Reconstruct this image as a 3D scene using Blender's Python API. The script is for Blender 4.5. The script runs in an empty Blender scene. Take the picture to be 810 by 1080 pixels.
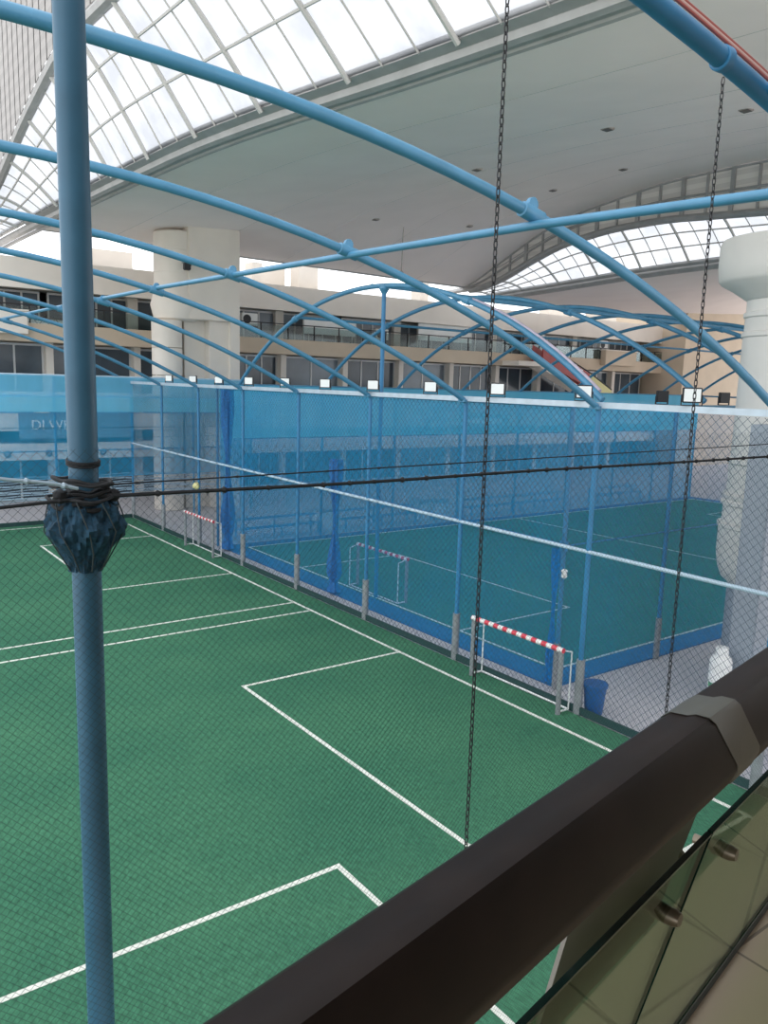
import bpy, math, random
from mathutils import Vector, Matrix
random.seed(7)
SC = bpy.context.scene
COL = SC.collection
PI = math.pi

# ------------------------------------------------------------------ materials
def mat(name, rgb, rough=0.6, metal=0.0, noise=0.0, nscale=8.0, spec=0.5, bump=0.0):
    m = bpy.data.materials.new(name); m.use_nodes = True
    nt = m.node_tree; b = nt.nodes['Principled BSDF']
    b.inputs['Roughness'].default_value = rough
    b.inputs['Metallic'].default_value = metal
    b.inputs['Specular IOR Level'].default_value = spec
    tc = nt.nodes.new('ShaderNodeTexCoord')
    n = nt.nodes.new('ShaderNodeTexNoise'); n.inputs['Scale'].default_value = nscale; n.inputs['Detail'].default_value = 4
    nt.links.new(tc.outputs['Object'], n.inputs['Vector'])
    r = nt.nodes.new('ShaderNodeValToRGB')
    k = noise
    r.color_ramp.elements[0].position = .3; r.color_ramp.elements[1].position = .7
    r.color_ramp.elements[0].color = (*[max(0, c*(1-k)) for c in rgb], 1)
    r.color_ramp.elements[1].color = (*[min(1, c*(1+k)) for c in rgb], 1)
    nt.links.new(n.outputs['Fac'], r.inputs['Fac'])
    nt.links.new(r.outputs['Color'], b.inputs['Base Color'])
    if bump:
        bp = nt.nodes.new('ShaderNodeBump'); bp.inputs['Strength'].default_value = bump
        nt.links.new(n.outputs['Fac'], bp.inputs['Height']); nt.links.new(bp.outputs['Normal'], b.inputs['Normal'])
    return m

def gauze(name, rgb, cover, warp=0.0):
    """fine woven netting: part of the light passes between the threads"""
    m = bpy.data.materials.new(name); m.use_nodes = True
    nt = m.node_tree; nt.nodes.clear()
    out = nt.nodes.new('ShaderNodeOutputMaterial')
    tr = nt.nodes.new('ShaderNodeBsdfTransparent')
    df = nt.nodes.new('ShaderNodeBsdfDiffuse'); df.inputs['Color'].default_value = (*rgb, 1)
    tl = nt.nodes.new('ShaderNodeBsdfTranslucent'); tl.inputs['Color'].default_value = (*rgb, 1)
    m1 = nt.nodes.new('ShaderNodeMixShader'); m1.inputs[0].default_value = .5
    nt.links.new(df.outputs[0], m1.inputs[1]); nt.links.new(tl.outputs[0], m1.inputs[2])
    m2 = nt.nodes.new('ShaderNodeMixShader')
    nt.links.new(tr.outputs[0], m2.inputs[1]); nt.links.new(m1.outputs[0], m2.inputs[2])
    tc = nt.nodes.new('ShaderNodeTexCoord'); mp = nt.nodes.new('ShaderNodeMapping')
    mp.inputs['Scale'].default_value = (.9, .9, .25)
    n = nt.nodes.new('ShaderNodeTexNoise'); n.inputs['Scale'].default_value = 1.2; n.inputs['Detail'].default_value = 3
    nt.links.new(tc.outputs['Object'], mp.inputs['Vector']); nt.links.new(mp.outputs[0], n.inputs['Vector'])
    mr = nt.nodes.new('ShaderNodeMapRange')
    mr.inputs['From Min'].default_value = .3; mr.inputs['From Max'].default_value = .7
    mr.inputs['To Min'].default_value = cover - warp; mr.inputs['To Max'].default_value = cover + warp
    nt.links.new(n.outputs['Fac'], mr.inputs['Value']); nt.links.new(mr.outputs['Result'], m2.inputs[0])
    nt.links.new(m2.outputs[0], out.inputs['Surface'])
    return m

def skyglass(name):
    m = bpy.data.materials.new(name); m.use_nodes = True
    nt = m.node_tree; nt.nodes.clear()
    out = nt.nodes.new('ShaderNodeOutputMaterial')
    tr = nt.nodes.new('ShaderNodeBsdfTransparent'); tr.inputs['Color'].default_value = (.58, .60, .63, 1)
    tl = nt.nodes.new('ShaderNodeBsdfTranslucent')
    tc = nt.nodes.new('ShaderNodeTexCoord'); n = nt.nodes.new('ShaderNodeTexNoise')
    n.inputs['Scale'].default_value = .7; n.inputs['Detail'].default_value = 5
    r = nt.nodes.new('ShaderNodeValToRGB')
    r.color_ramp.elements[0].position = .35; r.color_ramp.elements[1].position = .65
    r.color_ramp.elements[0].color = (.40, .41, .43, 1); r.color_ramp.elements[1].color = (.64, .645, .65, 1)
    nt.links.new(tc.outputs['Object'], n.inputs['Vector']); nt.links.new(n.outputs['Fac'], r.inputs['Fac'])
    nt.links.new(r.outputs['Color'], tl.inputs['Color'])
    mx = nt.nodes.new('ShaderNodeMixShader'); mx.inputs[0].default_value = .6
    nt.links.new(tr.outputs[0], mx.inputs[1]); nt.links.new(tl.outputs[0], mx.inputs[2])
    nt.links.new(mx.outputs[0], out.inputs['Surface'])
    return m

def clearglass(name, tint, refl=.12):
    m = bpy.data.materials.new(name); m.use_nodes = True
    nt = m.node_tree; nt.nodes.clear()
    out = nt.nodes.new('ShaderNodeOutputMaterial')
    tr = nt.nodes.new('ShaderNodeBsdfTransparent'); tr.inputs['Color'].default_value = (*tint, 1)
    gl = nt.nodes.new('ShaderNodeBsdfGlossy'); gl.inputs['Roughness'].default_value = .03
    lw = nt.nodes.new('ShaderNodeLayerWeight'); lw.inputs['Blend'].default_value = .25
    ml = nt.nodes.new('ShaderNodeMath'); ml.operation = 'MULTIPLY_ADD'; ml.inputs[1].default_value = .5; ml.inputs[2].default_value = .03
    nt.links.new(lw.outputs['Fresnel'], ml.inputs[0])
    mx = nt.nodes.new('ShaderNodeMixShader')
    nt.links.new(ml.outputs[0], mx.inputs[0]); nt.links.new(tr.outputs[0], mx.inputs[1]); nt.links.new(gl.outputs[0], mx.inputs[2])
    nt.links.new(mx.outputs[0], out.inputs['Surface'])
    return m

def tiles(name, rgb, size, grout, rough=.35):
    m = bpy.data.materials.new(name); m.use_nodes = True
    nt = m.node_tree; b = nt.nodes['Principled BSDF']; b.inputs['Roughness'].default_value = rough
    tc = nt.nodes.new('ShaderNodeTexCoord')
    br = nt.nodes.new('ShaderNodeTexBrick'); br.offset = 0.0
    br.inputs['Color1'].default_value = (*rgb, 1); br.inputs['Color2'].default_value = (*[c*.95 for c in rgb], 1)
    br.inputs['Mortar'].default_value = (*grout, 1); br.inputs['Scale'].default_value = 1.0
    br.inputs['Mortar Size'].default_value = .006; br.inputs['Brick Width'].default_value = size; br.inputs['Row Height'].default_value = size
    nt.links.new(tc.outputs['Object'], br.inputs['Vector']); nt.links.new(br.outputs['Color'], b.inputs['Base Color'])
    return m

def turfmat(name, a, c):
    m = bpy.data.materials.new(name); m.use_nodes = True
    nt = m.node_tree; b = nt.nodes['Principled BSDF']; b.inputs['Roughness'].default_value = .9; b.inputs['Specular IOR Level'].default_value = .15
    tc = nt.nodes.new('ShaderNodeTexCoord')
    n1 = nt.nodes.new('ShaderNodeTexNoise'); n1.inputs['Scale'].default_value = .35; n1.inputs['Detail'].default_value = 6; n1.inputs['Roughness'].default_value = .65
    n2 = nt.nodes.new('ShaderNodeTexNoise'); n2.inputs['Scale'].default_value = 22; n2.inputs['Detail'].default_value = 3
    mp = nt.nodes.new('ShaderNodeMapping'); mp.inputs['Scale'].default_value = (1, .35, 1)
    nt.links.new(tc.outputs['Object'], n1.inputs['Vector']); nt.links.new(tc.outputs['Object'], mp.inputs['Vector']); nt.links.new(mp.outputs[0], n2.inputs['Vector'])
    r = nt.nodes.new('ShaderNodeValToRGB'); r.color_ramp.elements[0].position = .35; r.color_ramp.elements[1].position = .68
    r.color_ramp.elements[0].color = (*a, 1); r.color_ramp.elements[1].color = (*c, 1)
    nt.links.new(n1.outputs['Fac'], r.inputs['Fac'])
    mr = nt.nodes.new('ShaderNodeMapRange'); mr.inputs['From Min'].default_value = .25; mr.inputs['From Max'].default_value = .75
    mr.inputs['To Min'].default_value = .72; mr.inputs['To Max'].default_value = 1.28
    nt.links.new(n2.outputs['Fac'], mr.inputs['Value'])
    vm = nt.nodes.new('ShaderNodeVectorMath'); vm.operation = 'SCALE'
    nt.links.new(r.outputs['Color'], vm.inputs[0]); nt.links.new(mr.outputs['Result'], vm.inputs['Scale'])
    nt.links.new(vm.outputs[0], b.inputs['Base Color'])
    bp = nt.nodes.new('ShaderNodeBump'); bp.inputs['Strength'].default_value = .3; bp.inputs['Distance'].default_value = .02
    nt.links.new(n2.outputs['Fac'], bp.inputs['Height']); nt.links.new(bp.outputs['Normal'], b.inputs['Normal'])
    return m

def stripes(name, c1, c2, step, axis=1, off=0.0):
    m = bpy.data.materials.new(name); m.use_nodes = True
    nt = m.node_tree; b = nt.nodes['Principled BSDF']; b.inputs['Roughness'].default_value = .4
    tc = nt.nodes.new('ShaderNodeTexCoord'); sp = nt.nodes.new('ShaderNodeSeparateXYZ')
    nt.links.new(tc.outputs['Object'], sp.inputs[0])
    a = nt.nodes.new('ShaderNodeMath'); a.operation = 'MULTIPLY_ADD'; a.inputs[1].default_value = 1/step; a.inputs[2].default_value = 100.25+off
    nt.links.new(sp.outputs[axis], a.inputs[0])
    f = nt.nodes.new('ShaderNodeMath'); f.operation = 'FRACT'; nt.links.new(a.outputs[0], f.inputs[0])
    g = nt.nodes.new('ShaderNodeMath'); g.operation = 'GREATER_THAN'; g.inputs[1].default_value = .5; nt.links.new(f.outputs[0], g.inputs[0])
    mx = nt.nodes.new('ShaderNodeMix'); mx.data_type = 'RGBA'
    mx.inputs['A'].default_value = (*c1, 1); mx.inputs['B'].default_value = (*c2, 1)
    nt.links.new(g.outputs[0], mx.inputs['Factor']); nt.links.new(mx.outputs['Result'], b.inputs['Base Color'])
    return m

M = {}
M['tube'] = mat('blue paint', (.070, .235, .385), .38, 0, .10, 3)
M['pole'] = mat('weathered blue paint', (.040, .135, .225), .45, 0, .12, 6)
M['tube_dark'] = mat('shaded blue paint', (.03, .185, .37), .42, 0, .10, 3)  # copy of the blue tube paint with shade put into its colour
M['pale_tube'] = mat('faded blue paint', (.42, .55, .66), .4, 0, .1, 3)
M['wrap'] = mat('pale lilac wrap', (.50, .45, .55), .6, 0, .15, 5)
M['rail_white'] = mat('pale galvanised tube', (.50, .58, .66), .4, .2, .1, 4)
M['galv'] = mat('grey galvanised sleeve', (.27, .29, .31), .5, .3, .15, 6)
M['turf'] = turfmat('green turf', (.040, .150, .090), (.060, .190, .108))
M['turf2'] = turfmat('court turf', (.050, .215, .145), (.064, .25, .16))
M['blue_floor'] = mat('blue court border', (.015, .15, .36), .7, 0, .1, 2)
M['line'] = mat('white line paint', (.72, .74, .68), .8, 0, .12, 12)
M['tile'] = tiles('pale floor tiles', (.52, .51, .54), 1.2, (.42, .42, .45), .45)
M['balcony_tile'] = tiles('cream balcony tiles', (.66, .55, .43), .62, (.30, .25, .2), .4)
M['ceiling'] = mat('pale ceiling panel', (.90, .82, .785), .7, 0, .03, .4)
M['seam'] = mat('grey panel seam', (.55, .53, .51), .7)
M['plaster'] = mat('cream plaster', (.74, .68, .61), .8, 0, .05, .6)
M['tan'] = mat('tan facade plaster', (.56, .46, .35), .8, 0, .06, .6)
M['column'] = mat('off white column paint', (.62, .61, .58), .75, 0, .05, .8)
M['slabgrey'] = mat('grey painted slab', (.29, .33, .38), .7, 0, .04, .8)
M['steel'] = mat('pale grey steel', (.55, .54, .52), .5, .2, .06, 2)
M['gutter'] = mat('grey gutter metal', (.40, .40, .40), .5, .3, .1, 2)
M['cladding'] = stripes('darkened louvre cladding', (.27, .25, .235), (.22, .205, .19), .5, 2)  # louvre cladding, colour darkened where the sky light overexposes the left wall
M['louver'] = stripes('brightened louvre cladding', (.82, .79, .75), (.70, .67, .64), .5, 2)  # same cladding, colour brightened because the gable receives little light
M['skyglass'] = skyglass('frosted roof glass')
M['shopglass'] = mat('dark shop glass', (.055, .075, .095), .12, 0, .35, .35)
M['shopglass2'] = mat('grey shop glass', (.16, .19, .22), .15, 0, .3, .35)
M['shopwhite'] = mat('white shop panel', (.84, .84, .82), .6, 0, .05, 1)
M['frame'] = mat('aluminium frame', (.55, .55, .54), .45, .3)
M['railglass'] = clearglass('balcony glass', (.72, .80, .80))
M['handrail'] = mat('dark brown wood', (.016, .0100, .0085), .5, 0, .25, 9, spec=.16, bump=.03)
M['under'] = mat('brown wood underside', (.055, .040, .030), .6, 0, .2, 9, spec=.2)
M['sleeve'] = mat('dull metal sleeve', (.10, .10, .085), .45, .2, .08, 12)
M['glass'] = clearglass('green tinted glass', (.54, .60, .50))
M['glassedge'] = mat('dark green glass edge', (.006, .025, .02), .2)
M['clamp'] = mat('brushed clamp', (.20, .17, .13), .35, .7)
M['taupe'] = mat('taupe painted steel', (.40, .36, .33), .6, 0, .06, 5)
M['plate'] = mat('taupe bracket paint', (.32, .29, .27), .6, 0, .06, 5)
M['channel'] = mat('dark floor channel', (.05, .065, .065), .5)
M['black'] = mat('black rope', (.018, .02, .024), .8, 0, .3, 40)
M['chain'] = mat('dark chain steel', (.05, .05, .055), .45, .6)
M['mesh'] = mat('dark net cord', (.055, .075, .085), .8)
M['greymesh'] = mat('blue grey fence wire', (.05, .09, .13), .7)
M['bundle'] = mat('gathered blue netting', (.014, .062, .112), .85, 0, .4, 70, bump=.4)
M['drape'] = mat('bunched blue net', (.015, .15, .42), .8, 0, .4, 14, bump=.5)
M['gauze'] = gauze('blue netting', (.02, .44, .88), .31, .05)
M['gauze_thin'] = gauze('thin blue netting', (.05, .46, .82), .50, .05)
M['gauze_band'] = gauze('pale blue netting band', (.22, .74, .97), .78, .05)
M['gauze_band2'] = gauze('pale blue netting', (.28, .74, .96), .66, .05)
M['redwhite'] = stripes('red and white tape', (.62, .05, .08), (.78, .75, .74), .30, 1)
M['red'] = mat('red paint', (.42, .09, .07), .5)
M['paleline'] = mat('pale pink rubber', (.70, .50, .45), .5)
M['white'] = mat('white paint', (.75, .76, .76), .5, 0, .06, 4)
M['lamp_glass'] = mat('floodlight lens', (.86, .88, .88), .2)
M['black_metal'] = mat('black housing', (.02, .022, .026), .5, .2)
M['bluebench'] = mat('blue bench plastic', (.02, .17, .50), .4, 0, .1, 3)
M['binblue'] = mat('blue bin plastic', (.015, .10, .30), .45, 0, .1, 5)
M['darkgreen'] = mat('dark green kickboard', (.012, .05, .05), .8)
M['vent'] = mat('dark ceiling fitting', (.10, .09, .08), .5)
M['escred'] = mat('red escalator panel', (.33, .05, .05), .5, 0, .1, 1)
M['yellow'] = mat('faded yellow panel', (.62, .58, .28), .6)
M['signblue'] = mat('grey blue sign board', (.16, .24, .33), .6)
M['greenmark'] = mat('green print', (.10, .32, .18), .6)
M['darkwall'] = mat('dark interior', (.06, .06, .065), .9)
M['brownroof'] = mat('brown corridor wall', (.42, .37, .33), .9, 0, .1, 1)

# ------------------------------------------------------------------ mesh builder
class MB:
    def __init__(s): s.v = []; s.f = []; s.fm = []; s.cur = 0
    def add(s, vs, fs):
        o = len(s.v); s.v += [tuple(p) for p in vs]
        for f in fs: s.f.append(tuple(i+o for i in f)); s.fm.append(s.cur)
    def box(s, x0, x1, y0, y1, z0, z1):
        s.add([(x0,y0,z0),(x1,y0,z0),(x1,y1,z0),(x0,y1,z0),(x0,y0,z1),(x1,y0,z1),(x1,y1,z1),(x0,y1,z1)],
              [(3,2,1,0),(4,5,6,7),(0,1,5,4),(1,2,6,5),(2,3,7,6),(3,0,4,7)])
    def hexa(s, a):
        s.add(a, [(3,2,1,0),(4,5,6,7),(0,1,5,4),(1,2,6,5),(2,3,7,6),(3,0,4,7)])
    def tube(s, pts, r, n=8, caps=True, closed=False, phase=0.0):
        pts = [Vector(p) for p in pts]; k = len(pts)
        rs = r if isinstance(r, (list, tuple)) else [r]*k
        up = None; rings = []
        for i, p in enumerate(pts):
            if closed: t = pts[(i+1) % k]-pts[i-1]
            else: t = pts[min(i+1, k-1)]-pts[max(i-1, 0)]
            t.normalize()
            if up is None:
                up = Vector((0,0,1)) if abs(t.z) < .9 else Vector((1,0,0))
            u = t.cross(up); u.normalize(); w = u.cross(t); w.normalize(); up = w
            rings.append([p+(u*math.cos(a)+w*math.sin(a))*rs[i] for a in [phase+2*PI*j/n for j in range(n)]])
        vs = [q for rg in rings for q in rg]; fs = []
        m = k if closed else k-1
        for i in range(m):
            i2 = (i+1) % k
            for j in range(n):
                fs.append((i*n+j, i*n+(j+1) % n, i2*n+(j+1) % n, i2*n+j))
        if caps and not closed:
            fs.append(tuple(reversed(range(n)))); fs.append(tuple((k-1)*n+j for j in range(n)))
        s.add(vs, fs)
    def lathe(s, prof, cx, cy, n=24, a0=0, a1=2*PI, sx=1, sy=1, lobes=None):
        full = abs(a1-a0-2*PI) < 1e-6; m = n if full else n+1
        vs = []
        for r, z in prof:
            for j in range(m):
                a = a0+(a1-a0)*j/n
                q = r*(lobes(a, z) if lobes else 1)
                vs.append((cx+q*sx*math.cos(a), cy+q*sy*math.sin(a), z))
        fs = []
        for i in range(len(prof)-1):
            for j in range(n):
                j2 = (j+1) % m
                fs.append((i*m+j, i*m+j2, (i+1)*m+j2, (i+1)*m+j))
        fs.append(tuple(reversed(range(m)))); fs.append(tuple((len(prof)-1)*m+j for j in range(m)))
        s.add(vs, fs)
    def prism(s, poly, axis, a, b):
        """poly: 2-D outline, extruded along axis 0/1/2 from a to b"""
        def P(u, v, w): return {0: (w,u,v), 1: (u,w,v), 2: (u,v,w)}[axis]
        n = len(poly)
        s.add([P(u,v,a) for u,v in poly]+[P(u,v,b) for u,v in poly],
              [tuple(range(n)), tuple(reversed(range(n,2*n)))]+[(i,(i+1)%n,n+(i+1)%n,n+i) for i in range(n)])
    def build(s, name, mats, parent=None, smooth=False, bevel=0.0):
        me = bpy.data.meshes.new(name)
        off = parent['_o'] if parent is not None and '_o' in parent.keys() else (0,0,0)
        me.from_pydata([(x-off[0], y-off[1], z-off[2]) for x,y,z in s.v], [], s.f)
        mats = mats if isinstance(mats, (list, tuple)) else [mats]
        for m in mats: me.materials.append(m)
        for p, k in zip(me.polygons, s.fm): p.material_index = k
        import bmesh
        bm = bmesh.new(); bm.from_mesh(me); bmesh.ops.recalc_face_normals(bm, faces=bm.faces)
        if bevel: bmesh.ops.bevel(bm, geom=bm.edges[:], offset=bevel, segments=2, affect='EDGES', clamp_overlap=True)
        bm.to_mesh(me); bm.free()
        if smooth:
            for p in me.polygons: p.use_smooth = True
            try: me.set_sharp_from_angle(angle=math.radians(40))
            except Exception: pass
        o = bpy.data.objects.new(name, me); COL.objects.link(o)
        if parent is not None:
            o.parent = parent
            o['_o'] = off
        else: o['_o'] = (0,0,0)
        return o

def tag(o, label=None, cat=None, group=None, kind=None):
    if label: o['label'] = label
    if cat: o['category'] = cat
    if group: o['group'] = group
    if kind: o['kind'] = kind
    return o
def thing(name, label, cat, loc, group=None, kind=None):
    o = bpy.data.objects.new(name, None); COL.objects.link(o)
    o.empty_display_size = .2
    o.location = loc; o['_o'] = tuple(loc)
    return tag(o, label, cat, group, kind)
def dup(root, loc, label=None, group=None, rotz=None):
    def cp(o, par):
        c = o.copy(); COL.objects.link(c)
        if par is not None: c.parent = par
        for ch in list(o.children): cp(ch, c)
        return c
    r = cp(root, None); r.location = loc
    if rotz is not None: r.rotation_euler = (0,0,rotz)
    if label: r['label'] = label
    if group: r['group'] = group
    return r
def struct(o, label=None): 
    o['kind'] = 'structure'
    if label: o['label'] = label
    return o

# ------------------------------------------------------------------ floors and pitches
b = MB(); b.box(-16, 90, -9, 56, -.25, -.03)  # floor ends early so the bright lower world reaches the ceiling
struct(b.build('floor', M['tile']), 'pale grey tiled mall floor around the two pitches')

def pitch(name, label, rects, lines, mats):
    b = MB()
    for k, r in enumerate(rects):
        b.cur = k; b.box(*r)
    o = b.build(name, mats); struct(o, label)
    l = MB()
    for (x0,y0,x1,y1,w) in lines:
        z = max(r[5] for r in rects)+.006
        if x0 == x1: l.box(x0-w/2, x0+w/2, min(y0,y1)-w/2, max(y0,y1)+w/2, z-.004, z+.003)
        else: l.box(min(x0,x1)-w/2, max(x0,x1)+w/2, y0-w/2, y0+w/2, z-.004, z)
    l.build('pitch_marking', M['line'], o)
    return o
W = .085
pitch('floor_green_pitch', 'bright green turf pitch with white lines in the foreground',
      [(-12,13.22,-4,38.95,-.03,0)],
      [(12.40,-3,12.40,38.25,W), (-9.5,38.25,12.4,38.25,W), (-9.5,20.35,12.4,20.35,W), (-9.5,21.40,12.4,21.40,W),
       (7.87,8.14,7.87,15.86,W), (7.87,15.86,12.4,15.86,W), (7.87,8.14,12.4,8.14,W),
       (7.72,25.9,7.72,33.95,W), (7.72,25.9,12.4,25.9,W), (7.72,33.95,12.4,33.95,W),
       (5.92,-2.5,5.92,8.86,W), (-9.5,8.86,5.92,8.86,W), (-9.5,3.64,12.4,3.64,W), (10.1,6.22,12.4,6.22,W)], [M['turf']])
pitch('floor_blue_pitch', 'second pitch with blue border behind the blue netting',
      [(14.05,48.5,11.95,30.55,-.03,.0), (14.9,47.5,12.7,29.8,-.02,.006)],
      [(15,12.75,15,29.7,W), (47.4,12.75,47.4,29.7,W), (15,12.75,47.4,12.75,W), (15,29.7,47.4,29.7,W), (31,12.75,31,29.7,W),
       (19.7,16.4,19.7,25.45,W), (15,16.4,19.7,16.4,W), (15,25.45,19.7,25.45,W),
       (42.3,16.4,42.3,25.45,W), (42.3,16.4,47.4,16.4,W), (42.3,25.45,47.4,25.45,W)], [M['blue_floor'], M['turf2']])

# ------------------------------------------------------------------ arches over the green pitch (planes y = const)
def arc_pts(c0, z0, R, a, b_, n, mk):
    out = []
    for i in range(n+1):
        t = a+(b_-a)*i/n
        out.append(mk(t, z0-(R-math.sqrt(max(0, R*R-(t-c0)**2)))))
    return out
AX, AZ, AR = 1.5, 9.62, 24.6
def near_arch(y, label, dz=0, xc=AX, z0=AZ, R=AR, x0=-10.3, x1=13.3, r=.067, clamp=True):
    t = thing('roof_arch', label, 'roof arch', (xc, y, 0), 'blue arches over the green pitch')
    b = MB(); b.tube(arc_pts(xc, z0, R, x0, x1, 44, lambda s, z: (s, y, z)), r, 12)
    b.build('arch_tube', M['tube'], t, True)
    if clamp:
        x = 7.05; z = z0-(R-math.sqrt(R*R-(x-xc)**2))
        c = MB(); zf = lambda q: z0-(R-math.sqrt(R*R-(q-xc)**2))
        pts = [(q, y, zf(q)) for q in (x-.17, x-.16, x-.05, x+.05, x+.16, x+.17)]
        c.tube(pts, [.075,.088,.088,.088,.088,.075], 14)
        ear = [(x+.075*math.cos(q), z+.10+.085*math.sin(q)) for q in [2*PI*i/16 for i in range(16)]]
        c.prism(ear, 1, y-.03, y+.03)
        c.build('clamp_collar', M['tube'], t, True)
        p = MB(); p.box(x1-.16, x1+.12, y-.12, y+.12, 6.60, 6.66)
        p.build('foot_plate', M['tube'], t)
    return t
ys = [6.8, 10.63, 14.68, 18.74, 22.79, 26.85, 30.9, 34.95, 39.0]
names = ['second nearest blue roof arch, sweeping from upper left to the right edge',
 'blue roof arch landing beside the floodlight left of the hanging chain foot',
 'blue roof arch third from the camera, landing above the near red striped goal',
 'blue roof arch fourth from the camera over the green pitch',
 'blue roof arch fifth from the camera over the green pitch',
 'blue roof arch sixth from the camera, crossing the beige pillar cluster',
 'blue roof arch seventh from the camera, near the far goal',
 'blue roof arch last but one before the far netting wall',
 'farthest blue roof arch, on top of the far netting wall']
for y, n in zip(ys, names): near_arch(y, n)
# nearest arch, crossing the top right corner
t = near_arch(2.5, 'nearest blue roof arch cutting across the top right corner, carrying both chains', xc=-.5, z0=9.05, R=25.3, x0=-9, x1=11, r=.052, clamp=False)
t.children[0].data.materials[0] = M['tube_dark']
zc = lambda x: 9.05-(25.3-math.sqrt(25.3**2-(x+.5)**2))
c = MB()
for x in (3.9,):
    c.lathe([(.056,-.03),(.062,-.025),(.062,.025),(.056,.03)], 0, 0, 20)
    c.v = [(x+vz, 2.5+vx, zc(x)+vy) for vx,vy,vz in c.v]
c.build('clamp_collar', M['tube_dark'], t, True)
c = MB(); c.tube([(4.28,2.5,zc(4.28)), (4.28,1.6,zc(4.28))], .03, 10); c.build('branch_tube', M['tube_dark'], t, True)
# red striped hose above the nearest arch
b = MB(); b.cur = 0
for off, k in ((.0,0), (.013,1), (.026,0)):
    b.cur = k
    b.tube([(x, 2.5, zc(x)+.085+off) for x in [1.5+.25*i for i in range(20)]], .008, 8)
tag(b.build('hose', [M['red'], M['paleline']], None, True), 'red pipe with pale stripe running above the nearest roof arch', 'pipe')

# purlin along y
b = MB(); b.tube([(7.05, 2.2, 8.66), (7.05, 3.96, 8.74), (7.05, 6.65, 8.85), (7.05, 10.63, 8.93), (7.05, 18.4, 9.05), (7.05, 28, 9.12), (7.05, 39.1, 9.14)], .05, 10)
tag(b.build('purlin_tube', M['tube'], None, True), 'long blue tube joining the arches over the green pitch', 'roof tube')

# ------------------------------------------------------------------ arches over the second pitch (planes x = const)
HC, HZ, HR = 21.25, 10.0, 15.1
xs2 = [15.0, 19.15, 23.3, 27.45, 31.6, 35.75, 39.9, 44.05, 48.2]
lab2 = ['blue hoop at the left end of the second pitch, half wrapped in pale lilac', 'second blue hoop over the second pitch counted from its left end',
 'third blue hoop over the second pitch counted from its left end', 'fourth blue hoop over the second pitch counted from its left end',
 'fifth blue hoop over the second pitch counted from its left end', 'sixth blue hoop over the second pitch counted from its left end',
 'seventh blue hoop over the second pitch counted from its left end', 'eighth blue hoop over the second pitch, last but one on the right',
 'last blue hoop at the right end of the second pitch']
hz = lambda y: HZ-(HR-math.sqrt(HR*HR-(y-HC)**2))
for i, x in enumerate(xs2):
    t = thing('roof_hoop', lab2[i], 'roof arch', (x, HC, 0), 'blue hoops over the second pitch')
    b = MB(); b.tube(arc_pts(HC, HZ, HR, 11.9, 30.6, 36, lambda s, z: (x, s, z)), .075, 10)
    b.build('arch_tube', M['tube'], t, True)
    for y in (16.7, 26.0):
        c = MB(); c.tube([(x, q, hz(q)) for q in (y-.14, y-.12, y, y+.12, y+.14)], [.085,.11,.11,.11,.085], 12)
        c.build('clamp_collar', M['tube'], t, True)
    if i == 0:
        w = MB(); w.tube([(x+.10, s, hz(s)+.03) for s in [12.1+.3*j for j in range(16)]], .075, 10)
        w.build('wrapped_tube', M['wrap'], t, True)['label'] = 'pale lilac wrapped tube'
for y, z, lb in ((16.7, hz(16.7)+.05, 'blue roof tube along the near side of the second pitch hoops'), (26.0, hz(26)+.05, 'blue roof tube along the far side of the second pitch hoops'), (21.25, 10.05, 'blue ridge tube along the top of the second pitch hoops')):
    b = MB(); b.tube([(15,y,z),(25,y,z),(36,y,z),(48.2,y,z)], .05, 8)
    tag(b.build('purlin_tube', M['tube'], None, True), lb, 'roof tube')

# ------------------------------------------------------------------ fence between the pitches (x = 13.3)
FX = 13.3
f = thing('dividing_fence', 'tall blue post and rail fence between the two pitches', 'fence', (FX, 20, 0))
for y in [2.52, 6.6]+ys[1:]:
    b = MB(); b.tube([(FX,y,.0),(FX,y,6.66)], .055, 10); p = b.build('post', M['tube_dark'], f, True)
    s = MB(); s.tube([(FX,y,-.005),(FX,y,1.22)], .095, 12); s.build('sleeve', M['galv'], p, True)['label'] = 'grey metal sleeve'
b = MB(); b.box(FX-.07, FX+.07, -2, 39.1, 6.62, 6.74); b.build('top_rail', M['rail_white'], f)['label'] = 'pale top rail'
b = MB(); b.tube([(FX-.02,-2,3.55),(FX-.02,39,3.72)], .042, 8); b.build('middle_rail', M['pale_tube'], f, True)['label'] = 'pale blue middle rail'
b = MB(); b.box(FX-.04, FX+.02, -2, 38.9, 0, .16); b.build('kickboard', M['darkgreen'], f)['label'] = 'dark green kickboard'

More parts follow.
